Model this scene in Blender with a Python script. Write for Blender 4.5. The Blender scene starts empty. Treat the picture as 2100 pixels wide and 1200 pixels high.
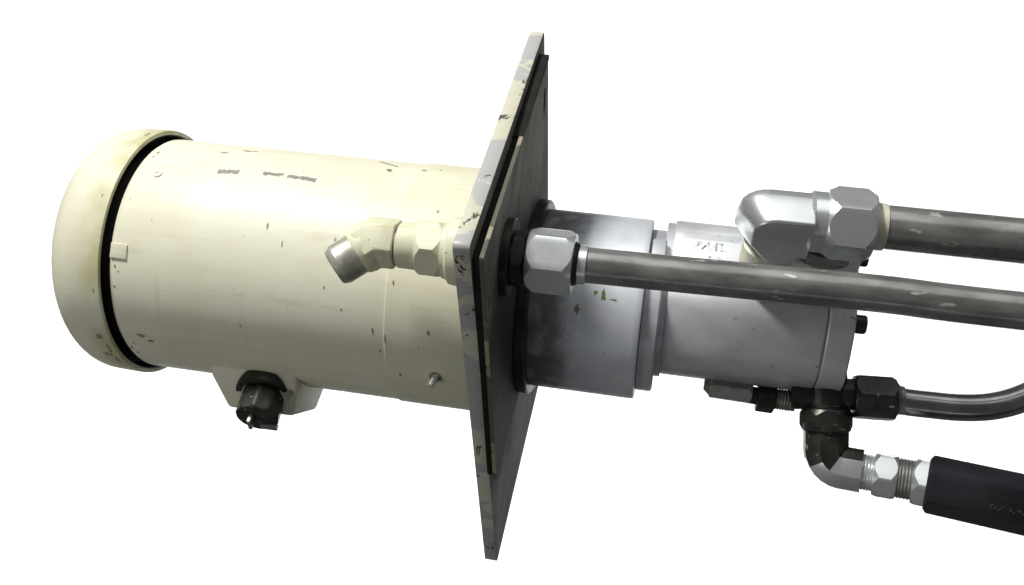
import bpy, bmesh, math, random
from mathutils import Vector, Matrix

random.seed(7)
MM = 0.001
SC = bpy.context.scene
COL = SC.collection

# ------------------------------------------------------------------ camera
def camera_axes(yaw, pitch, roll):
    cy, sy, cp, sp = math.cos(yaw), math.sin(yaw), math.cos(pitch), math.sin(pitch)
    fwd = Vector((sy * cp, cy * cp, sp)); right = Vector((cy, -sy, 0)); up = right.cross(fwd)
    cr, sr = math.cos(roll), math.sin(roll)
    return right * cr + up * sr, up * cr - right * sr, fwd
CAM = Vector((0.1159, -0.8209, 0.0))
RT, UP, FW = camera_axes(-0.156, 0.001, 0.119)
cd = bpy.data.cameras.new("camera"); cam = bpy.data.objects.new("camera", cd); COL.objects.link(cam)
cd.sensor_width = 36.0; cd.lens = 36.0 * 2034.9 / 2100.0; cd.clip_start = 0.02; cd.clip_end = 50
cam.matrix_world = Matrix(((RT.x, UP.x, -FW.x, CAM.x), (RT.y, UP.y, -FW.y, CAM.y), (RT.z, UP.z, -FW.z, CAM.z), (0, 0, 0, 1)))
SC.camera = cam

# ------------------------------------------------------------------ light
wd = bpy.data.worlds.new("World"); SC.world = wd; wd.use_nodes = True
wd.node_tree.nodes["Background"].inputs[0].default_value = (0.97, 0.98, 1.0, 1)
wd.node_tree.nodes["Background"].inputs[1].default_value = 0.085
def area(name, loc, target, sx, sy, power, color=(1, 1, 1)):
    l = bpy.data.lights.new(name, 'AREA'); l.shape = 'RECTANGLE'; l.size = sx; l.size_y = sy; l.energy = power; l.color = color
    o = bpy.data.objects.new(name, l); COL.objects.link(o); o.location = loc
    o.rotation_euler = (Vector(target) - Vector(loc)).to_track_quat('-Z', 'Y').to_euler()
    return o
KEY = Vector((-0.48, -0.56, 0.84)).normalized()
area("overhead_lamp", KEY * 1.8, (0.0, 0.0, 0.0), 0.34, 0.18, 41, (1.0, 0.985, 0.95))
area("added_low_fill", (-0.95, -0.85, -0.70), (-0.15, 0.0, -0.05), 0.7, 0.7, 3.0, (1.0, 0.98, 0.93))  # added fill without a real source, lifts the motor's underside
area("added_softbox_fill", (0.25, -0.95, 1.60), (0.05, 0.0, 0.0), 2.4, 1.5, 12.0, (0.97, 0.99, 1.0))  # added unseen panel, gives the zinc faces something bright to reflect
strip = area("added_streak_strip", (0.12, -0.72, -0.86), (0.12, 0.0, 0.0), 1.9, 0.035, 0.55, (0.95, 0.98, 1.0))  # added unseen strip, draws a thin streak along the pipes
BC = CAM + FW * 6.0                       # middle of the white backdrop
for s in (1, -1):
    lp = CAM + FW * 3.5 + UP * (2.05 * s)
    lamp = area("added_backdrop_lamp", lp, BC, 9.0, 0.3, 215)  # added out-of-frame lamps that bring the backdrop up to white
    back = (lp - (BC - UP * (0.25 * s))).normalized(); yv = back.cross(RT).normalized()
    lamp.rotation_euler = Matrix((RT, yv, back)).transposed().to_euler()
SC.view_settings.view_transform = 'Standard'; SC.view_settings.look = 'None'
SC.view_settings.exposure = 0.0; SC.view_settings.gamma = 1.0; SC.view_settings.use_curve_mapping = False

# ------------------------------------------------------------------ materials
def new_mat(name):
    m = bpy.data.materials.new(name); m.use_nodes = True
    nt = m.node_tree
    return m, nt, nt.nodes, nt.links, nt.nodes["Principled BSDF"]
def noise(nt, vec, scale, detail=4, rough=0.55, dist=0.0):
    n = nt.nodes.new("ShaderNodeTexNoise"); n.inputs["Scale"].default_value = scale
    n.inputs["Detail"].default_value = detail; n.inputs["Roughness"].default_value = rough; n.inputs["Distortion"].default_value = dist
    nt.links.new(vec, n.inputs["Vector"]); return n.outputs["Fac"]
def ramp(nt, fac, a, b):
    n = nt.nodes.new("ShaderNodeMapRange"); n.interpolation_type = 'SMOOTHSTEP'
    n.inputs["From Min"].default_value = a; n.inputs["From Max"].default_value = b
    nt.links.new(fac, n.inputs["Value"]); return n.outputs["Result"]
def mix(nt, fac, a, b):
    n = nt.nodes.new("ShaderNodeMix"); n.data_type = 'RGBA'
    for sock, v in ((n.inputs[0], fac), (n.inputs[6], a), (n.inputs[7], b)):
        if hasattr(v, "is_linked"): nt.links.new(v, sock)
        elif isinstance(v, tuple): sock.default_value = (*v, 1)
        else: sock.default_value = v
    return n.outputs[2]
def mul(nt, a, b, op='MULTIPLY'):
    n = nt.nodes.new("ShaderNodeMath"); n.operation = op
    for i, v in enumerate((a, b)):
        if hasattr(v, "is_linked"): nt.links.new(v, n.inputs[i])
        else: n.inputs[i].default_value = v
    return n.outputs[0]
def coords(nt, stretch=(1, 1, 1)):
    t = nt.nodes.new("ShaderNodeTexCoord"); m = nt.nodes.new("ShaderNodeMapping")
    m.inputs["Scale"].default_value = stretch
    nt.links.new(t.outputs["Object"], m.inputs["Vector"]); return m.outputs["Vector"]
def sepx(nt):
    t = nt.nodes.new("ShaderNodeTexCoord"); s = nt.nodes.new("ShaderNodeSeparateXYZ")
    nt.links.new(t.outputs["Object"], s.inputs[0]); return s.outputs
def bump(nt, bsdf, h, strength=0.2, dist=0.0005):
    b = nt.nodes.new("ShaderNodeBump"); b.inputs["Strength"].default_value = strength; b.inputs["Distance"].default_value = dist
    nt.links.new(h, b.inputs["Height"]); nt.links.new(b.outputs[0], bsdf.inputs["Normal"])

def metal(name, c1, c2, rough, metallic, scale=60, spot=None, spot_t=0.70, spot_scale=250, bs=0.15, bscale=700, stretch=(1, 1, 1), var=1.0):
    m, nt, N, L, b = new_mat(name); v = coords(nt, stretch)
    col = mix(nt, ramp(nt, noise(nt, v, scale), 0.3, 0.7), c1, c2)
    if spot:
        col = mix(nt, ramp(nt, noise(nt, v, spot_scale, 3), spot_t, spot_t + 0.05), col, spot)
    L.new(col, b.inputs["Base Color"])
    r = nt.nodes.new("ShaderNodeMapRange"); L.new(noise(nt, v, scale * 3, 5), r.inputs["Value"])
    r.inputs["To Min"].default_value = rough - 0.10 * var; r.inputs["To Max"].default_value = rough + 0.14 * var; L.new(r.outputs[0], b.inputs["Roughness"])
    b.inputs["Metallic"].default_value = metallic
    bump(nt, b, noise(nt, v, bscale, 3), bs, 0.0003)
    return m

def paint(name, base, dirt, rim_x=None, chips=None, chip_t=0.62, spot_t=0.73, black=0.61):
    m, nt, N, L, b = new_mat(name); v = coords(nt)
    col = mix(nt, ramp(nt, noise(nt, v, 14, 5), 0.35, 0.75), base, tuple(k * f for k, f in zip(base, (0.93, 0.92, 0.86))))
    smear = ramp(nt, noise(nt, coords(nt, (0.35, 1.6, 1.6)), 42, 6, 0.65), 0.55, 0.80)
    col = mix(nt, mul(nt, smear, 0.55), col, dirt)
    lines = ramp(nt, noise(nt, coords(nt, (0.06, 1.0, 1.0)), 190, 4, 0.6), 0.52, 0.75)      # fine rubbed lines along the axis
    col = mix(nt, mul(nt, lines, 0.22), col, dirt)
    runs = ramp(nt, noise(nt, coords(nt, (1.0, 0.08, 0.08)), 120, 4, 0.6), 0.60, 0.78)      # faint drips round the drum
    col = mix(nt, mul(nt, runs, 0.42), col, dirt)
    if rim_x:                                   # yellow-brown oil stain that has crept along the rim
        x = sepx(nt)[0]
        near = ramp(nt, x, rim_x[0], rim_x[1])
        st = mul(nt, near, ramp(nt, noise(nt, v, 30, 5, 0.6), 0.25, 0.62))
        col = mix(nt, mul(nt, st, 0.85), col, (0.42, 0.41, 0.20))
    speck = ramp(nt, noise(nt, v, 210, 3, 0.5), spot_t, spot_t + 0.04)
    col = mix(nt, mul(nt, speck, 0.75), col, (0.16, 0.15, 0.12))
    if chips:
        cf = ramp(nt, noise(nt, coords(nt, (0.6, 1, 1)), 20, 5, 0.55, 0.3), chip_t, chip_t + 0.02)
        col = mix(nt, cf, col, chips)
        cf2 = ramp(nt, noise(nt, coords(nt, (1.2, 1, 1)), 62, 5, 0.65, 0.5), black, black + 0.03)
        col = mix(nt, cf2, col, (0.07, 0.065, 0.055))
    L.new(col, b.inputs["Base Color"])
    r = nt.nodes.new("ShaderNodeMapRange"); L.new(noise(nt, v, 60, 5), r.inputs["Value"])
    r.inputs["To Min"].default_value = 0.34; r.inputs["To Max"].default_value = 0.58; L.new(r.outputs[0], b.inputs["Roughness"])
    b.inputs["Specular IOR Level"].default_value = 0.36
    bump(nt, b, noise(nt, v, 260, 4), 0.10, 0.0004)
    return m

CREAM = (0.67, 0.655, 0.53)
M = {}
M['cream'] = paint('cream_paint', CREAM, (0.46, 0.44, 0.32))
M['cover'] = paint('cream_paint_cover', CREAM, (0.48, 0.47, 0.30), rim_x=(-0.350, -0.328))
M['bell'] = paint('cream_paint_end_bell', (0.66, 0.65, 0.51), (0.44, 0.42, 0.30))
M['fitting_paint'] = paint('cream_paint_fitting', (0.64, 0.63, 0.47), (0.40, 0.39, 0.20), chips=(0.46, 0.44, 0.28), chip_t=0.58, black=0.70)
M['edge'] = paint('chipped_plate_edge', (0.52, 0.51, 0.42), (0.30, 0.28, 0.21), chips=(0.36, 0.36, 0.355), chip_t=0.49)
M['edge2'] = paint('speckled_panel_edge', (0.30, 0.28, 0.19), (0.13, 0.12, 0.07), chips=(0.10, 0.095, 0.07), chip_t=0.45)
M['face'] = metal('plate_face_steel', (0.15, 0.145, 0.125), (0.26, 0.25, 0.22), 0.74, 0.05, 35, (0.05, 0.05, 0.045), 0.66, 70, 0.15, 300, (1, 1, 0.35))
def shaded_oily_face():  # paints shade beside the adapter into the face colour, with oily smears
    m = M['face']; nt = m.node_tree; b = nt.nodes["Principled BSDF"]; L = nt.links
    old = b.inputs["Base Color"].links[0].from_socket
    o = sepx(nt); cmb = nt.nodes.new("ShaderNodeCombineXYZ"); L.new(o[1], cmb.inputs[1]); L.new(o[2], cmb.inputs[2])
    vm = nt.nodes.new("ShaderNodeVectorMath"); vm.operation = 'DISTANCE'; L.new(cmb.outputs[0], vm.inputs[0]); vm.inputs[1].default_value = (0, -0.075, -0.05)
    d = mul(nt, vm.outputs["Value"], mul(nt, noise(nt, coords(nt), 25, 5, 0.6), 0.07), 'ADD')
    shade_stain = ramp(nt, d, 0.185, 0.125)
    L.new(mix(nt, mul(nt, shade_stain, 0.85), old, (0.022, 0.021, 0.018)), b.inputs["Base Color"])
shaded_oily_face()
M['face'].node_tree.nodes['Principled BSDF'].inputs['Specular IOR Level'].default_value = 0.25
M['dark'] = metal('painted_recess_shade', (0.018, 0.017, 0.018), (0.03, 0.028, 0.03), 0.55, 0.0)  # near-black colour paints in the shade of the fan-cover gap
M['rubber'] = metal('black_rubber', (0.010, 0.010, 0.009), (0.018, 0.018, 0.016), 0.8, 0.0)
M['rubber'].node_tree.nodes['Principled BSDF'].inputs['Specular IOR Level'].default_value = 0.12
M['cast'] = metal('cast_aluminium', (0.44, 0.452, 0.475), (0.66, 0.675, 0.70), 0.38, 0.42, 22, (0.38, 0.39, 0.40), 0.66, 140, 0.30, 650, (0.5, 1, 1))
M['adapter'] = metal('adapter_aluminium', (0.64, 0.665, 0.71), (0.73, 0.755, 0.79), 0.42, 0.40, 30, (0.20, 0.20, 0.20), 0.72, 120, 0.08, 600)
def shaded_oily_adapter():  # paints the plate's shadow into the adapter's left end, along with grime
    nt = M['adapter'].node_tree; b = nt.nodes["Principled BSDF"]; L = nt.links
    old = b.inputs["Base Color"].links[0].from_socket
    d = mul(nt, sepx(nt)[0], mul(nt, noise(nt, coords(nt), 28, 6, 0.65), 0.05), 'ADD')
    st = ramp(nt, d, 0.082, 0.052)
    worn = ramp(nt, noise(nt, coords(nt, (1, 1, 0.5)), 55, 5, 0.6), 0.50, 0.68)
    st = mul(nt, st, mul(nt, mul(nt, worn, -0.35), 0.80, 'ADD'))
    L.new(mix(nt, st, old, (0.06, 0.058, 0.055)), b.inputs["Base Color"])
shaded_oily_adapter()
M['zinc'] = metal('zinc_plate', (0.76, 0.79, 0.78), (0.84, 0.87, 0.86), 0.27, 0.80, 26, (0.60, 0.61, 0.55), 0.72, 120, 0.0, 200, var=0.3)
M['zinc_dark'] = metal('dull_zinc_plate', (0.24, 0.25, 0.225), (0.34, 0.35, 0.32), 0.42, 0.75, 80, (0.5, 0.5, 0.46), 0.70, 200, 0.15, 500)
M['worn'] = metal('worn_zinc', (0.34, 0.335, 0.28), (0.56, 0.55, 0.47), 0.42, 0.55, 90, (0.65, 0.64, 0.52), 0.66, 200, 0.15, 500)
M['thread'] = metal('taped_thread', (0.55, 0.55, 0.42), (0.66, 0.66, 0.56), 0.45, 0.3, 120)
M['pipe'] = metal('steel_pipe', (0.19, 0.187, 0.178), (0.35, 0.342, 0.328), 0.24, 0.60, 90, (0.66, 0.65, 0.60), 0.655, 170, 0.03, 250, (0.3, 1, 1))
M['pipe2'] = metal('bright_steel_tube', (0.28, 0.275, 0.27), (0.40, 0.395, 0.39), 0.22, 0.9, 40, None, bs=0.02)
M['black'] = metal('black_oxide', (0.022, 0.022, 0.020), (0.045, 0.045, 0.038), 0.38, 0.5, 70, (0.28, 0.28, 0.24), 0.72, 260, 0.15, 500)
M['black_worn'] = metal('worn_black_oxide', (0.03, 0.03, 0.026), (0.06, 0.06, 0.05), 0.34, 0.6, 70, (0.36, 0.36, 0.31), 0.655, 150, 0.1, 400)
M['valve'] = metal('black_valve_body', (0.018, 0.020, 0.024), (0.030, 0.032, 0.037), 0.30, 0.2, 30, None, bs=0.1, bscale=900)
M['plastic'] = metal('cream_ring', (0.55, 0.53, 0.42), (0.62, 0.60, 0.50), 0.45, 0.1)
M['ink'] = metal('faded_black_ink', (0.16, 0.16, 0.15), (0.24, 0.24, 0.22), 0.6, 0.0, 200)
M['scuff'] = metal('dark_scuff', (0.17, 0.155, 0.115), (0.34, 0.31, 0.24), 0.6, 0.0, 200)
M['green'] = metal('green_stain', (0.12, 0.15, 0.03), (0.20, 0.22, 0.06), 0.6, 0.0, 200)
M['white'] = metal('white_backdrop_paper', (0.86, 0.86, 0.86), (0.88, 0.88, 0.88), 0.9, 0.0, 3, None, bs=0.0)

# ------------------------------------------------------------------ helpers
BASE = Vector((0.0, 0.0, -0.237))
unit = bpy.data.objects.new("hydraulic_power_unit", None); COL.objects.link(unit); unit.location = BASE
unit["label"] = "hydraulic power unit, cream electric motor bolted through plates to a grey pump with pipes"
unit["category"] = "hydraulic pump"

def finish(bm, name, material, parent, angle=28, bevel=0.0, seg=2, bevel_angle=30):
    bmesh.ops.remove_doubles(bm, verts=bm.verts, dist=1e-4)
    bmesh.ops.recalc_face_normals(bm, faces=bm.faces)
    if bevel:
        ed = [e for e in bm.edges if len(e.link_faces) == 2 and e.calc_face_angle(0) > math.radians(bevel_angle)]
        bmesh.ops.bevel(bm, geom=ed, offset=bevel, offset_type='OFFSET', segments=seg, profile=0.5, affect='EDGES', clamp_overlap=True)
    bmesh.ops.scale(bm, vec=(MM, MM, MM), verts=bm.verts)
    me = bpy.data.meshes.new(name); bm.to_mesh(me); bm.free()
    for p in me.polygons: p.use_smooth = True
    me.set_sharp_from_angle(angle=math.radians(angle))
    for mm in (material if isinstance(material, (list, tuple)) else [material]): me.materials.append(M[mm])
    o = bpy.data.objects.new(name, me); COL.objects.link(o)
    if parent is not None:
        o.parent = parent
        if parent is unit: o.location = -BASE
    return o

def frame(d, ref=(0, 0, 1)):
    d = Vector(d).normalized(); ref = Vector(ref)
    if abs(d.dot(ref)) > 0.97: ref = Vector((0, -1, 0))
    u = (ref - d * ref.dot(d)).normalized(); w = d.cross(u)     # u is "up" round the axis
    return d, u, w

def rings(bm, O, D, rows, caps=True):
    """rows: list of (s, [(angle, radius)...]) along axis D from O"""
    d, u, w = frame(D); O = Vector(O); prev = None; first = None
    for s, ring in rows:
        cur = [bm.verts.new(O + d * s + u * (r * math.cos(a)) + w * (r * math.sin(a))) for a, r in ring]
        if prev:
            n = len(cur)
            for i in range(n):
                bm.faces.new((prev[i], prev[(i + 1) % n], cur[(i + 1) % n], cur[i]))
        else: first = cur
        prev = cur
    if caps:
        if rows[0][1][0][1] > 1e-6: bm.faces.new(first[::-1])
        if rows[-1][1][0][1] > 1e-6: bm.faces.new(prev)

def lathe(name, prof, O, D, material, parent, n=64, caps=True, angle=28):
    bm = bmesh.new()
    A = [2 * math.pi * i / n for i in range(n)]
    rings(bm, O, D, [(s, [(a, max(r, 1e-3)) for a in A]) for s, r in prof], caps)
    return finish(bm, name, material, parent, angle)

def hexnut(name, O, D, length, R, rot, material, parent, both=True, k=0.55, sides=6):
    """chamfered hex nut; rot = angle of one corner from 'up', degrees"""
    bm = bmesh.new(); half = math.pi / sides; ap = R * math.cos(half); r0 = ap * 0.985; per = 10
    A, H = [], []
    for i in range(sides * per):
        t = 2 * math.pi * i / (sides * per)
        loc = (t % (2 * half)) - half
        A.append(t + math.radians(rot)); H.append(min(ap / math.cos(loc), R * 0.985))
    sc = [max((h - r0) * k, 0.02) for h in H]
    d, u, w = frame(D); O = Vector(O)
    def P(s, a, r): return bm.verts.new(O + d * s + u * (r * math.cos(a)) + w * (r * math.sin(a)))
    rows = [[P(0, a, r0 * 0.90) for a in A], [P(0, a, r0) for a in A], [P(c, a, h) for a, h, c in zip(A, H, sc)]]
    if both:
        rows += [[P(length - c, a, h) for a, h, c in zip(A, H, sc)], [P(length, a, r0) for a in A]]
    else:
        rows += [[P(length, a, h) for a, h in zip(A, H)]]
    rows.append([P(length, a, r0 * 0.9) for a in A])
    n = len(A)
    for p, q in zip(rows, rows[1:]):
        for i in range(n): bm.faces.new((p[i], p[(i + 1) % n], q[(i + 1) % n], q[i]))
    bm.faces.new(rows[0][::-1]); bm.faces.new(rows[-1])
    return finish(bm, name, material, parent, 14)

def sweep(bm, path, section, ref=(0, 0, 1)):
    """section = list of (u, w); mitred sweep with caps"""
    path = [Vector(p) for p in path]; prev = None; n = len(section)
    d0, u, w = frame(path[1] - path[0], ref)
    for i, p in enumerate(path):
        din = (p - path[i - 1]).normalized() if i else d0
        dout = (path[i + 1] - p).normalized() if i < len(path) - 1 else din
        if i:                                                  # parallel transport
            pd = (path[i] - path[i - 1]).normalized()
        t = (din + dout).normalized()
        cur = []
        for a, b in section:
            off = u * a + w * b
            cur.append(bm.verts.new(p + off - din * (off.dot(t) / din.dot(t))))
        if prev:
            for j in range(n): bm.faces.new((prev[j], prev[(j + 1) % n], cur[(j + 1) % n], cur[j]))
        else: bm.faces.new(cur[::-1])
        prev = cur
        q = din.rotation_difference(dout); u = q @ u; w = q @ w
    bm.faces.new(prev)

def tube(name, path, R, material, parent, n=40, wob=0.0):
    bm = bmesh.new()
    sweep(bm, path, [(R * math.cos(2 * math.pi * i / n), R * math.sin(2 * math.pi * i / n)) for i in range(n)])
    return finish(bm, name, material, parent, 35)

def ngon(R, n, rot=0.0, round_=0.0):
    return [(R * math.cos(2 * math.pi * i / n + math.radians(rot)), R * math.sin(2 * math.pi * i / n + math.radians(rot))) for i in range(n)]

def spline(pts, per=8):
    P = [Vector(p) for p in pts]; P = [P[0] * 2 - P[1]] + P + [P[-1] * 2 - P[-2]]; out = []
    for i in range(1, len(P) - 2):
        for k in range(per):
            t = k / per; a, b, c, d = P[i - 1], P[i], P[i + 1], P[i + 2]
            out.append(0.5 * ((2 * b) + (c - a) * t + (2 * a - 5 * b + 4 * c - d) * t * t + (3 * b - a - 3 * c + d) * t ** 3))
    out.append(P[-2]); return out

def thread_profile(s0, s1, r, pitch=1.6, depth=0.7):
    out = []; s = s0
    while s < s1 - 1e-6:
        out += [(s, r - depth), (s + pitch * 0.5, r)]; s += pitch
    return out + [(s1, r - depth)]

def prism_x(name, poly, x0, x1, material, parent, bevel=1.0, seg=2, hole=None, face_mat=False, angle=28, bevel_angle=30):
    """polygon in (y, z) pushed along x"""
    bm = bmesh.new()
    loops = [poly] + ([hole] if hole else [])
    edges = []
    for lp in loops:
        vs = [bm.verts.new((x0, y, z)) for y, z in lp]
        edges += [bm.edges.new((vs[i], vs[(i + 1) % len(vs)])) for i in range(len(vs))]
    if hole: r = bmesh.ops.triangle_fill(bm, edges=edges, use_beauty=True)
    else: bm.faces.new([e.verts[0] for e in edges])
    ex = bmesh.ops.extrude_face_region(bm, geom=list(bm.faces))
    bmesh.ops.translate(bm, vec=(x1 - x0, 0, 0), verts=[g for g in ex['geom'] if isinstance(g, bmesh.types.BMVert)])
    o = finish(bm, name, material, parent, angle, bevel, seg, bevel_angle)
    if face_mat:
        for p in o.data.polygons:
            p.material_index = 1 if abs(p.normal.x) > 0.8 else 0
    return o

def rounded(poly, r, seg=5):
    out = []; n = len(poly); P = [Vector(p) for p in poly]
    for i in range(n):
        a, b, c = P[i - 1], P[i], P[(i + 1) % n]
        d1 = (a - b).normalized(); d2 = (c - b).normalized(); ang = d1.angle(d2); t = min(r / math.tan(ang / 2), (a - b).length * .45, (c - b).length * .45)
        p1, p2 = b + d1 * t, b + d2 * t
        for k in range(seg + 1):
            f = k / seg; q = p1 * (1 - f) ** 2 + b * 2 * f * (1 - f) + p2 * f * f
            out.append((q.x, q.y))
    return out

def decal(name, pts, R, material, parent, centre=(0, 0), lift=0.25, thick=0.2):
    """ragged flat mark on a cylinder round x: pts = outline in (x mm, angle deg); built as a thin skin"""
    bm = bmesh.new()
    def P(x, a, r):
        t = math.radians(a); return bm.verts.new((x, centre[0] - r * math.cos(t), centre[1] + r * math.sin(t)))
    cx = sum(p[0] for p in pts) / len(pts); ca = sum(p[1] for p in pts) / len(pts)
    top = [P(x, a, R + lift) for x, a in pts]; c = P(cx, ca, R + lift + 0.02)
    bot = [P(x, a, R - 0.3) for x, a in pts]
    n = len(pts)
    for i in range(n):
        bm.faces.new((top[i], top[(i + 1) % n], c)); bm.faces.new((top[i], bot[i], bot[(i + 1) % n], top[(i + 1) % n]))
    return finish(bm, name, material, parent, 40)

def blob(x, a, hx, ha, n=14, jag=0.35, rng=random):
    return [(x + hx * math.cos(t) * (1 + rng.uniform(-jag, jag)), a + ha * math.sin(t) * (1 + rng.uniform(-jag, jag))) for t in (2 * math.pi * i / n for i in range(n))]

def scribble(name, x0, x1, a0, a1, R, h, material, parent):
    """an unreadable smeared word: a band with a ragged upper and lower line"""
    n = 15; up, lo = [], []
    for i in range(n):
        f = i / (n - 1); x = x0 + (x1 - x0) * f; a = a0 + (a1 - a0) * f
        up.append((x, a + h * random.uniform(0.35, 1.15))); lo.append((x, a - h * random.uniform(0.25, 1.15)))
    bm = bmesh.new()
    def P(x, a, r):
        t = math.radians(a); return bm.verts.new((x, -r * math.cos(t), r * math.sin(t)))
    U = [P(x, a, R + .12) for x, a in up]; Lw = [P(x, a, R + .12) for x, a in lo]
    U2 = [P(x, a, R - .2) for x, a in up]; L2 = [P(x, a, R - .2) for x, a in lo]
    for i in range(n - 1):
        bm.faces.new((U[i], U[i + 1], Lw[i + 1], Lw[i])); bm.faces.new((U[i], U2[i], U2[i + 1], U[i + 1])); bm.faces.new((Lw[i], Lw[i + 1], L2[i + 1], L2[i]))
    bm.faces.new((U[0], Lw[0], L2[0], U2[0])); bm.faces.new((U[-1], U2[-1], L2[-1], Lw[-1]))
    return finish(bm, name, material, parent, 40)

# ------------------------------------------------------------------ backdrop
bm = bmesh.new()
c = BC / MM
vs = [bm.verts.new(c + RT * (sx * 4000) + UP * (sy * 2400)) for sx, sy in ((-1, -1), (1, -1), (1, 1), (-1, 1))]
vs2 = [bm.verts.new(v.co + FW * 6) for v in vs]
bm.faces.new(vs); bm.faces.new(vs2[::-1])
for i in range(4): bm.faces.new((vs[i], vs2[i], vs2[(i + 1) % 4], vs[(i + 1) % 4]))
bd = finish(bm, "backdrop", 'white', None); bd["kind"] = "structure"

# ------------------------------------------------------------------ electric motor
X = (1, 0, 0)
motor = lathe("motor_housing", [(-320, 88), (-320, 96.0), (-319.2, 98.4), (-317.2, 99.7), (-314, 100), (-250, 100), (-180, 100), (-93, 100)], (0, 0, 0), X, 'cream', unit, 160)
lathe("end_bell", [(-93, 99), (-93, 100.5), (-92.4, 101.1), (-60, 101.2), (-30, 101.2), (-16.4, 101.2)], (0, 0, 0), X, 'bell', motor, 160)
lathe("inner_shade_shroud", [(-362, 60), (-350, 90), (-322, 92.5), (-320.2, 92.5)], (0, 0, 0), X, 'dark', motor, 96)
cover_prof = [(-324.4, 103.4), (-323.8, 104.6), (-323.8, 105.9), (-324.4, 106.8), (-327, 107.2), (-348, 106.6)]
for i in range(1, 15):
    t = math.pi / 2 * i / 14
    cover_prof.append((-348 - 37 * math.sin(t), 58 + 48.6 * math.cos(t)))
cover_prof += [(-385.5, 30), (-385.5, 0.001)]
inner = [(-384, 0.001), (-383.6, 56)] + [(-348 - 35 * math.sin(math.pi / 2 * i / 8), 57 + 46.4 * math.cos(math.pi / 2 * i / 8)) for i in range(7, -1, -1)] + [(-324.4, 103.4)]
cover = lathe("fan_cover", inner + cover_prof[1:], (0, 0, 0), X, 'cover', unit, 160, caps=False, angle=40)
lathe("cover_shade_lining", [(-382, 20), (-381, 56)] + [(-347 - 33.6 * math.sin(math.pi / 2 * i / 8), 56 + 46.9 * math.cos(math.pi / 2 * i / 8)) for i in range(7, -1, -1)] + [(-325.4, 103.0), (-325.4, 102.4), (-346, 102.2), (-376, 60), (-380, 20)], (0, 0, 0), X, 'dark', cover, 96, caps=False)  # dark lining carries the cover's inner shade in its colour
# dents and rubbed-through paint at the lower rim of the cover
for x, a, hx, ha in ((-333, -44, 3.2, 1.7), (-334, -57, 4.2, 1.6), (-329.5, -52, 2.0, 3.2), (-329, -62, 2.2, 3.6), (-330, 64, 1.6, 2.2), (-328.6, -20, .7, 1.2), (-331, 21, .7, .8)):
    decal("paint_chip", blob(x, a, hx, ha), 107.0, 'scuff', cover)

def motor_pt(x, a, r=100.0):
    t = math.radians(a); return Vector((x, -r * math.cos(t), r * math.sin(t)))
# smeared, unreadable black stamp and other marks on the housing
scribble("printed_mark", -251, -233.6, 43.9, 45.0, 100.0, 1.7, 'ink', motor)
scribble("printed_mark", -213.9, -196.5, 45.9, 46.3, 100.0, 1.45, 'ink', motor)
scribble("printed_mark", -193.1, -168.5, 45.9, 44.9, 100.0, 1.55, 'ink', motor)
for x, a, hx, ha in ((-259, 61, 3.0, .8), (-243, 66.4, 4.0, .8), (-236, 66.8, 3, .4), (-193.6, 17.3, .8, 1.5), (-138, 14.4, 1.2, .7), (-179, 9.8, .5, 1.4),
                     (-141.6, -7.1, .6, .7), (-102, -24.3, .7, 1.5), (-96.5, -33.9, 1.0, .7), (-210, -30, .5, .9), (-127, -16, .8, .4), (-300, -44, 3.4, 1.2), (-293, -47, 2.5, .8)):
    decal("paint_chip", blob(x, a, hx, ha), 100.0, 'scuff', motor)
rc = random.Random(21)
for k in range(14):
    decal("paint_chip", blob(-19.5 - rc.random() ** 2 * 9, rc.uniform(-60, 70), rc.uniform(.5, 1.5), rc.uniform(.4, 1.5), 9, .45, rc), 101.2, 'scuff', motor)
for k in range(8):
    decal("paint_chip", blob(-315 + rc.random() ** 2 * 6, rc.uniform(-60, 75), rc.uniform(.4, 1.3), rc.uniform(.4, 1.1), 9, .45, rc), 100.0, 'scuff', motor)
scribble("paint_chip", -131, -112, 71.5, 65.6, 100.0, .9, 'ink', motor)
for x, a, hx, ha in ((-116, 59.2, 2.0, .6), (-87.6, -1.4, .6, .9), (-81.8, -46.1, 1.1, .8), (-58, -21.4, 1.1, 1.2), (-76, 65, .8, .5), (-92.0, -27, .5, 2.0), (-64, 33, .7, .8), (-88, 62.3, 2.4, .6)):
    decal("paint_chip", blob(x, a, hx, ha), 101.2, 'scuff', motor)
# small locating tab and pan-head screw near the fan end
bm = bmesh.new()
P8 = [motor_pt(x, a, r) for r in (98.5, 101.4) for x, a in ((-318.2, 1.6), (-304.5, 1.2), (-304.2, -5.4), (-318.4, -5.2))]
vv = [bm.verts.new(q) for q in P8]
for f in ((3, 2, 1, 0), (4, 5, 6, 7), (0, 1, 5, 4), (1, 2, 6, 5), (2, 3, 7, 6), (3, 0, 4, 7)): bm.faces.new([vv[i] for i in f])
finish(bm, "locating_tab", 'cream', motor, 28, 0.5)
nrm = motor_pt(0, 38, 1)
lathe("housing_screw", [(-1, 3.6), (.8, 3.6), (1.3, 3.0), (1.35, 1.6), (.7, 1.3), (.7, .001)], motor_pt(-298.3, 38, 99.8), nrm, 'cream', motor, 24)
# drain screw low on the end bell
nd = Vector((-0.25, -math.cos(math.radians(58)), -math.sin(math.radians(58))))
o_ = motor_pt(-53.5, -44.5, 100.5)
lathe("screw_recess", [(-1.5, 5.6), (.5, 5.6), (.9, 5.0), (.9, .001)], o_, motor_pt(0, -44.5, 1), 'scuff', motor, 24)
lathe("drain_screw", [(0, 3.0)] + thread_profile(.5, 9, 2.9, 1.5, .5) + [(9.6, 2.0), (9.6, .001)], o_, nd, 'zinc', motor, 20)

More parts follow.
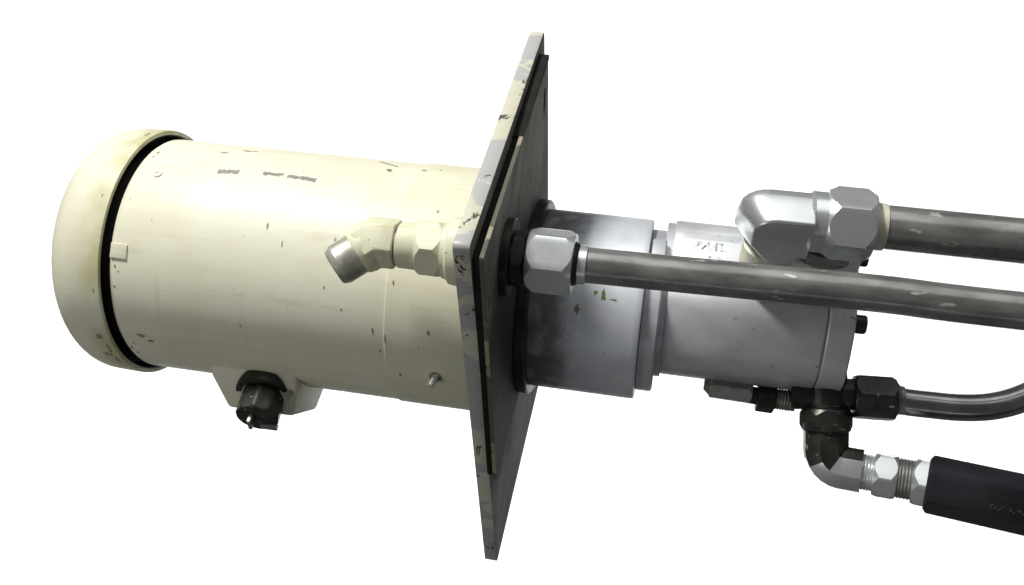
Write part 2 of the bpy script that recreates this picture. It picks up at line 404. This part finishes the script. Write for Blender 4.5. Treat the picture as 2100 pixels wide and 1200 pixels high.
# conduit box under the motor
bm = bmesh.new()
def quadloft(bm, rects):
    prev = None
    for z, x0, x1, y0, y1 in rects:
        cur = [bm.verts.new(q) for q in ((x0, y0, z), (x1, y0, z), (x1, y1, z), (x0, y1, z))]
        if prev:
            for i in range(4): bm.faces.new((prev[i], prev[(i + 1) % 4], cur[(i + 1) % 4], cur[i]))
        else: bm.faces.new(cur[::-1])
        prev = cur
    bm.faces.new(prev)
quadloft(bm, [(-72, -254, -174, -50, 30), (-97, -249, -174, -44, 30), (-123, -236, -179, -33, 24)])
box = finish(bm, "conduit_box", 'cream', unit, 28, 3.0, 3)
gd = Vector((0.06, -0.62, -0.78)).normalized(); go = Vector((-204.5, -33, -105.5))
lathe("cable_gland", [(-12, 24), (3, 24.5), (4.5, 23.8), (4.5, 19.5), (1, 19), (1, .001)], go, gd, 'black', box, 48)
hexnut("gland_knob", go + gd * 1.2, gd, 25, 18.5, 0, 'black_worn', box, k=1.6, sides=9)
bm = bmesh.new()
d_, u_, w_ = frame(gd)
sweep(bm, [go + gd * 8 + w_ * 4, go + gd * 34 + w_ * 4], [(-6, -1.6), (6, -1.6), (6, 1.6), (-6, 1.6)])
finish(bm, "ground_blade", 'zinc_dark', box, 28, 0.5)
bm = bmesh.new()
sweep(bm, [go + gd * 24 - w_ * 9 - u_ * 9, go + gd * 29 - w_ * 9 - u_ * 9], [(-3, -7), (3, -7), (3, 7), (-3, 7)])
finish(bm, "gland_label", 'zinc_dark', box, 28, 0.4)
hexnut("box_screw", (-181, -41.0, -103), (0.3, -0.9, -.3), 3, 3.2, 0, 'scuff', box)

# ------------------------------------------------------------------ plates
T1, N1, B1 = (-46, 209.5), (-236.5, 24.6), (45.5, -237); F1 = (T1[0] + B1[0] - N1[0], T1[1] + B1[1] - N1[1])
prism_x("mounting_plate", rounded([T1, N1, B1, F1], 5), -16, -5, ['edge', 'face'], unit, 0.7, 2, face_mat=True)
T2, N2, B2 = (-61, 183), (-229, 19), (-67, -144); F2 = (T2[0] + B2[0] - N2[0], T2[1] + B2[1] - N2[1])
def inset(poly, k):
    c = Vector((sum(p[0] for p in poly) / 4, sum(p[1] for p in poly) / 4)); return [tuple(c + (Vector(p) - c) * k) for p in poly]
prism_x("plate_gasket", rounded(inset([T2, N2, B2, F2], 0.985), 4), -4.8, -0.3, 'rubber', unit, 0.4, 1)
sd = Vector((11.3, -18)).normalized(); sn = Vector((sd.y, -sd.x)); sc_ = Vector((-54, 150.5))
slot = []
for k in range(8): t = math.pi * k / 7; slot.append(tuple(sc_ + sd * (9 + 3.6 * math.sin(t)) + sn * (3.6 * math.cos(t))))
for k in range(8): t = math.pi * k / 7; slot.append(tuple(sc_ - sd * (9 + 3.6 * math.sin(t)) - sn * (3.6 * math.cos(t))))
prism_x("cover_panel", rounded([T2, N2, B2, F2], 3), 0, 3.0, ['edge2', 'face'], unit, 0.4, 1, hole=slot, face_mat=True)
# added black strip painting in the shaded gap along the panel's upper edge
ta, tb = Vector(T2), Vector(N2); td = (tb - ta).normalized(); tn = Vector((-td.y, td.x))
if tn.dot(Vector((-1, 1))) < 0: tn = -tn
outer = []
for k in range(13):
    f = k / 12; outer.append(tuple(ta + td * (-3 + f * 108) + tn * (2.6 * (1 - f ** 2.5) + random.uniform(-.25, .25))))
inn = [tuple(ta + td * (-3 + f * 108) - tn * 1.0) for f in (1.0, 0.0)]
prism_x("gap_shade_strip", outer + inn, -4.6, 3.15, 'rubber', unit, 0.0)

# ------------------------------------------------------------------ bulkhead elbow (painted) and its pipe
BY, BZ = -150.0, 24.5
elb = Vector((-89.5, BY, BZ)); nose = Vector((-0.74, -0.20, -0.62)).normalized()
bm = bmesh.new()
sec = ngon(18.5, 6, 12)
sweep(bm, [(-73.5, BY, BZ), tuple(elb), tuple(elb + nose * 12)], sec)
body = finish(bm, "bulkhead_elbow", 'fitting_paint', unit, 24, 1.6, 2)
lathe("threaded_nose", [(10, 14.0), (13, 15.4), (14.5, 15.0)] + thread_profile(15, 29, 14.9, 2.2, .14) + [(30, 14.6), (33.5, 13.2), (34.5, 12), (34.5, 10.2), (28, 9.6), (28, .001)], elb, nose, 'worn', body, 48)
lathe("nose_shoulder", [(8, 16.4), (13.0, 16.6), (15.4, 15.6), (16.0, 14.0)], elb, nose, 'fitting_paint', body, 48)
lathe("thread_gap", [(-74, 14.5), (-71, 14.5)], (0, BY, BZ), X, 'scuff', body, 40)
lathe("collar", [(-72, 15.4), (-71.4, 16.2), (-58.5, 16.4), (-57, 16.0)], (0, BY, BZ), X, 'fitting_paint', body, 48)
hexnut("locknut", (-57.5, BY, BZ), X, 18.5, 21.5, 35, 'fitting_paint', body, k=1.7)
lathe("washer", [(-39.2, 20), (-36, 20.6), (-34, 23.4), (-30, 24), (-16, 24)], (0, BY, BZ), X, 'fitting_paint', body, 56)

lathe("backing_washer", [(3.05, 27), (8, 27), (8.4, 26.4), (8.4, 10)], (0, BY, BZ), X, 'black', unit, 48)
pipe_r = tube("pressure_pipe", spline([(40, BY, BZ + .4), (120, BY, BZ + 1.4), (200, BY, BZ + 2.9), (255, BY, BZ + 3.6), (285, BY, BZ + 3.0), (320, BY, BZ + 2.8), (380, BY, BZ + 3.2), (470, BY, BZ + 3.6)], 6), 12.2, 'pipe', unit)
hexnut("bulkhead_hex", (8.4, BY, BZ), X, 9.5, 20.5, 47, 'black', pipe_r)
hexnut("pipe_nut", (19, BY, BZ + .4), X, 31.5, 23.4, 47, 'zinc', pipe_r, k=1.85)
lathe("nut_neck", [(50, 15.5), (53, 14.2), (54.5, 12.6)], (0, BY, BZ + .5), X, 'black', pipe_r, 40)
lathe("pipe_sleeve", [(53.5, 12.4), (53.7, 13.4), (59, 13.4), (59.6, 12.9), (59.6, 12)], (0, BY, BZ + .5), X, 'zinc', pipe_r, 40)

# ------------------------------------------------------------------ pump adapter
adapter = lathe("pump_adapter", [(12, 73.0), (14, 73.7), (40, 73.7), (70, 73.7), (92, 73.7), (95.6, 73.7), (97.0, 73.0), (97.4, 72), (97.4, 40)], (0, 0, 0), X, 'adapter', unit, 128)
lathe("adapter_flange", [(3.05, 80), (3.6, 81), (11.2, 81), (12.4, 79.6), (12.4, 72)], (0, 0, 0), X, 'black', adapter, 96)
rr = random.Random(4)
decal("green_stain", blob(67.6, 5.4, 2.0, 3.2, 12, .5, rr), 73.7, 'green', adapter)
decal("green_stain", blob(61.6, 6.6, 1.1, 1.4, 10, .6, rr), 73.7, 'green', adapter)
decal("green_stain", blob(76.0, 3.4, 2.6, .4, 10, .5, rr), 73.7, 'green', adapter)
decal("paint_chip", blob(49.0, -4.2, 1.6, 3.0, 12, .5, rr), 73.7, 'scuff', adapter)
flange = lathe("pump_flange", [(97.6, 50), (97.6, 64.6), (98.2, 66), (109.6, 66), (111, 64.6), (111, 53), (116, 53)], (0, 0, 0), X, 'cast', unit, 96)

bm = bmesh.new()                                     # notched lug on the upper front of the flange
lv = Vector((0, -math.cos(math.radians(40)), math.sin(math.radians(40)))); lt = Vector((0, lv.z, -lv.y)) * -1
sweep(bm, [lv * 52 + Vector((104.5, 0, 0)), lv * 71 + Vector((104.5, 0, 0))], [(-5.6, -14), (5.6, -14), (5.6, 14), (-5.6, 14)], ref=(1, 0, 0))
finish(bm, "flange_lug", 'cast', flange, 28, 2.0, 3)
# ------------------------------------------------------------------ gear pump
PS = [(-59, 4), (-53, 30), (-33, 66), (-14, 74), (14, 74), (33, 66), (53, 30), (59, 4)] + [(59 * math.cos(math.radians(a)), 4 - 54.5 * math.sin(math.radians(a))) for a in range(22, 160, 23)]
def closed_spline(pts, per=5):
    P = [Vector((*p, 0)) for p in pts]; n = len(P); out = []
    for i in range(n):
        a, b, c, d = P[i - 1], P[i], P[(i + 1) % n], P[(i + 2) % n]
        for k in range(per):
            t = k / per
            q = 0.5 * ((2 * b) + (c - a) * t + (2 * a - 5 * b + 4 * c - d) * t * t + (3 * b - a - 3 * c + d) * t ** 3)
            out.append((q.x, q.y))
    return out
def scaled(poly, k, c=(0, 12)): return [(c[0] + (y - c[0]) * k, c[1] + (z - c[1]) * k) for y, z in poly]
pump = prism_x("pump_body", closed_spline(PS), 115, 233.5, 'cast', unit, 1.6, 2, angle=24, bevel_angle=50)
prism_x("pump_neck", closed_spline(scaled(PS, 0.965)), 109, 115.4, 'cast', pump, 0, angle=24)
prism_x("body_joint", closed_spline(scaled(PS, 0.985)), 233.4, 234.4, 'zinc_dark', pump, 0, angle=20)
endc = prism_x("pump_end_cover", closed_spline(scaled(PS, 1.004)), 234.4, 254, 'cast', unit, 1.4, 2, angle=20, bevel_angle=50)
def cap_screw(o, parent):
    lathe("cap_screw", [(0, 7.2), (8.6, 7.2), (9.6, 6.4), (9.6, 3.8), (5, 3.6), (5, .001)], o, X, 'black', parent, 28)
cap_screw((254, -44, 8), endc); cap_screw((254, 40, 8), endc); cap_screw((254, -20, 60), endc)
# raised cast pad with worn cast characters on the upper front of the body
pa, pb = Vector((0, -53, 30)), Vector((0, -33, 66)); pu = (pb - pa).normalized(); pn = Vector((0, -pu.z, pu.y))
if pn.y > 0: pn = -pn
def pad_pt(x, s, h): q = pa + pu * s + pn * h; return Vector((x, q.y, q.z))
bm = bmesh.new()
vv = [bm.verts.new(pad_pt(x, s, h)) for h in (-2, 1.0) for x, s in ((121, -2), (166, -2), (166, 39), (121, 39))]
for f in ((3, 2, 1, 0), (4, 5, 6, 7), (0, 1, 5, 4), (1, 2, 6, 5), (2, 3, 7, 6), (3, 0, 4, 7)): bm.faces.new([vv[i] for i in f])
pad = finish(bm, "cast_pad", 'cast', pump, 28, 1.0, 2)
bm = bmesh.new()
def stroke(bm, x0, s0, x1, s1, w=1.5):
    a, b = Vector((x0, s0)), Vector((x1, s1)); n = Vector((-(b - a).y, (b - a).x)).normalized() * w / 2; e = (b - a).normalized() * w / 2
    q = [a - e + n, b + e + n, b + e - n, a - e - n]
    lo = [bm.verts.new(pad_pt(p.x, p.y, 0.8)) for p in q]; hi = [bm.verts.new(pad_pt(p.x, p.y, 1.28)) for p in q]
    bm.faces.new(hi)
    for i in range(4): bm.faces.new((lo[i], lo[(i + 1) % 4], hi[(i + 1) % 4], hi[i]))
for row, (s0, h, xs) in enumerate(((24, 6, (131, 137, 143, 147, 152)), (12, 5.5, (139, 145, 151)))):
    rs = random.Random(11 + row)
    for x in xs:
        pts = [(x + rs.choice((0, 2.4, 4.6)), s0 + rs.choice((0, .5, 1)) * h) for _ in range(4)]
        for p, q in zip(pts, pts[1:]):
            if p != q: stroke(bm, *p, *q)
finish(bm, "cast_lettering", 'cast', pad, 60, 0.35, 2)

# ------------------------------------------------------------------ suction elbow, nut and pipe at the top
SY, SZ = -104.0, 75.0
dB = Vector((0, 0.80, -0.60)); E0 = Vector((183, SY, SZ))
ns = Vector((0, -0.60, -0.80))
def elbow_profile(ins_left, ins_top):
    xl, st = -27 + ins_left, 20 - ins_top; r = 21 - 0.5 * ins_left; pts = [(18, -27), (18, -19), (25, -19), (25, st)]
    for k in range(7):
        t = math.pi / 2 * (1 + k / 6); pts.append((xl + r + r * math.cos(t), st - r + r * math.sin(t)))
    return pts + [(xl, -13 + ins_left * .2), (xl + 13, -27)]
bm = bmesh.new(); prev = None
for il, it, t in ((7, 12, -19.5), (0, 1.5, -9), (0, 0, -2), (12.5, 2.0, 20)):
    cur = [bm.verts.new(E0 + Vector((x, 0, 0)) - dB * sv + ns * t) for x, sv in elbow_profile(il, it)]
    if prev:
        for i in range(len(cur)): bm.faces.new((prev[i], prev[(i + 1) % len(cur)], cur[(i + 1) % len(cur)], cur[i]))
    else: bm.faces.new(cur[::-1])
    prev = cur
bm.faces.new(prev)
selb = finish(bm, "suction_elbow", 'zinc', unit, 32, 1.8, 3, 33)
lathe("port_thread", [(24, 16), (26, 19)] + thread_profile(27, 52, 19.0, 2.6, .9), E0, dB, 'thread', selb, 48)
lathe("elbow_neck", [(204, 19), (207, 22.2), (207.5, 21.4), (217.5, 21.4)], (0, SY, SZ), X, 'zinc', selb, 56)
pipe_s = tube("suction_pipe", [(230, SY, SZ + 1.2), (350, SY, SZ + 1.4), (470, SY, SZ + 1.4)], 15.4, 'pipe', unit, 48)
hexnut("pipe_nut", (216.5, SY, SZ + .6), X, 32, 26.2, 71.3, 'zinc', pipe_s, k=1.85)
lathe("pipe_sleeve", [(247, 15.5), (247.5, 17.6), (250.5, 17.2), (251, 16.6), (256.4, 16.4), (257, 15.8), (257, 15)], (0, SY, SZ + 1), X, 'plastic', pipe_s, 48)
# hexagonal port plug between the elbow and the lower pipe
po = Vector((222, -56, 53)); pd = Vector((0.02, -0.80, 0.60)).normalized()
plug = hexnut("port_plug", po, pd, 18, 30, 10, 'zinc', unit, k=.8)
hexnut("plug_locknut", po + pd * 17.5, pd, 9, 26, 32, 'zinc_dark', plug, k=.8)

# ------------------------------------------------------------------ fittings under the pump
TX = 245.0; TY = -14.0; DN = Vector((0.10, 0.0, -1.0)).normalized()
tee = lathe("tee_fitting", [(30, 15), (40, 16), (58, 16), (62, 14)], (TX - 4, TY, 0), DN, 'black', unit, 40)
hexnut("tee_nut", Vector((TX - 4, TY, 0)) + DN * 60, DN, 18, 20.5, 30, 'black_worn', tee, k=1.7)
lathe("thread_tape", [(56, 15)] + thread_profile(57, 61, 16.6, 1.3, .6), (TX - 4, TY, 0), DN, 'black', tee, 40)
bm = bmesh.new(); sweep(bm, [(TX - 26, TY, -52), (TX + 24, TY, -46)], ngon(13, 8, 22)); finish(bm, "tee_branch", 'black', tee, 24, 1.2)
bt = tube("branch_pipe", spline([(285, TY, -45), (302, TY, -47), (322, TY, -47), (346, TY, -46), (368, TY, -42), (388, TY, -33.5), (406, TY, -20), (418, TY, 0), (424, TY, 30), (425, TY, 70)], 8), 10.4, 'pipe2', unit, 36)
hexnut("branch_nut", (266, TY, -48.2), (1, 0, .06), 31, 18.6, 18, 'black_worn', bt, k=1.7)
lathe("branch_sleeve", [(-2, 15.5), (2, 13.6), (4, 11.4), (7, 11)], (296, TY, -46.6), (1, 0, .03), 'zinc_dark', bt, 36)
# lower elbow
EC = Vector((251.5, TY, -104)); HD = Vector((0.97, -0.20, -0.012)).normalized()
bm = bmesh.new()
arc = []
for k in range(7):
    t = math.pi / 2 * k / 6; arc.append(EC - DN * (12 * (1 - math.sin(t))) + HD * (12 * (1 - math.cos(t))))
sweep(bm, [EC - DN * 30] + arc + [EC + HD * 27], ngon(17.6, 8, 22.5), ref=(0, -1, 0))
lelb = finish(bm, "lower_elbow", 'zinc', unit, 34, 1.0, 2, 40)
lelb.data.materials.append(M['black_worn'])           # dark material on the upright leg, zinc on the rest
for p in lelb.data.polygons:
    if (p.center / MM - EC).dot(DN) < -3.5: p.material_index = 1
lathe("elbow_collar", [(-34, 15.6), (-33, 18.6), (-28, 18.8), (-26.5, 17.0)], EC, DN, 'black', lelb, 40)
lathe("elbow_thread", [(26, 13)] + thread_profile(27, 36, 14.2, 2.2, .8), EC, HD, 'zinc', lelb, 40)
hexnut("swivel_nut", EC + HD * 35.5, HD, 17, 18.6, 30, 'zinc', lelb, k=1.7)
lathe("swivel_thread", [(52, 13)] + thread_profile(53, 66, 15.4, 2.4, .7), EC, HD, 'zinc_dark', lelb, 40)
HB = Vector((0.965, -0.255, -0.05)).normalized()
hexnut("valve_nut", EC + HD * 64, HB, 19, 19.6, 28, 'zinc', lelb, k=1.7)
V0 = EC + HD * 64 + HB * 9.5
valve = hexnut("valve_block", V0, HB, 185, 22.4, 56, 'valve', unit, k=0.9)
vd, vu, vw = frame(HB)
bm = bmesh.new(); rs = random.Random(5)                        # worn, unreadable pale print on the front flat
fa = math.radians(56 + 30); fn = vu * math.cos(fa) + vw * math.sin(fa); fu = fn.cross(vd).normalized()
ap_ = 22.4 * math.cos(math.pi / 6)
for k in range(7):
    x = 42 + k * 4.4 + rs.uniform(-.6, .6)
    for j in range(2):
        p0 = Vector((x + rs.uniform(0, 2.4), -5 + rs.uniform(-1.4, 1.4))); p1 = p0 + Vector((rs.uniform(-1.6, 2.2), rs.uniform(-1.8, 1.8)))
        n2 = Vector((-(p1 - p0).y, (p1 - p0).x)).normalized() * .22
        q = [p0 + n2, p1 + n2, p1 - n2, p0 - n2]
        lo = [bm.verts.new(V0 + vd * a_.x + fu * a_.y + fn * (ap_ - .3)) for a_ in q]; hi = [bm.verts.new(V0 + vd * a_.x + fu * a_.y + fn * (ap_ + .12)) for a_ in q]
        bm.faces.new(hi)
        for i in range(4): bm.faces.new((lo[i], lo[(i + 1) % 4], hi[(i + 1) % 4], hi[i]))
finish(bm, "printed_mark", 'zinc_dark', valve, 40)
# plugs on the underside of the pump
g1 = hexnut("underside_plug", (157, -6, -54.5), (1, 0, -.02), 33, 10.8, 20, 'zinc_dark', unit, k=1.7)
lathe("plug_tip", [(-5, 4), (0.2, 8.6)], (157, -6, -54.5), (1, 0, -.02), 'zinc_dark', g1, 30)
g2 = hexnut("bleed_fitting", (194, -6, -59), (1, 0, -.02), 14, 11.5, 5, 'black', unit)
lathe("bleed_thread", [(-6, 7), (0, 7)] , (194, -6, -58), (1, 0, -.02), 'black', g2, 30)
lathe("bleed_neck", [(13, 8)] + thread_profile(14, 26, 8.6, 2.2, .9) + [(30, 8)], (194, -6, -58), (1, 0, -.02), 'zinc_dark', g2, 30)
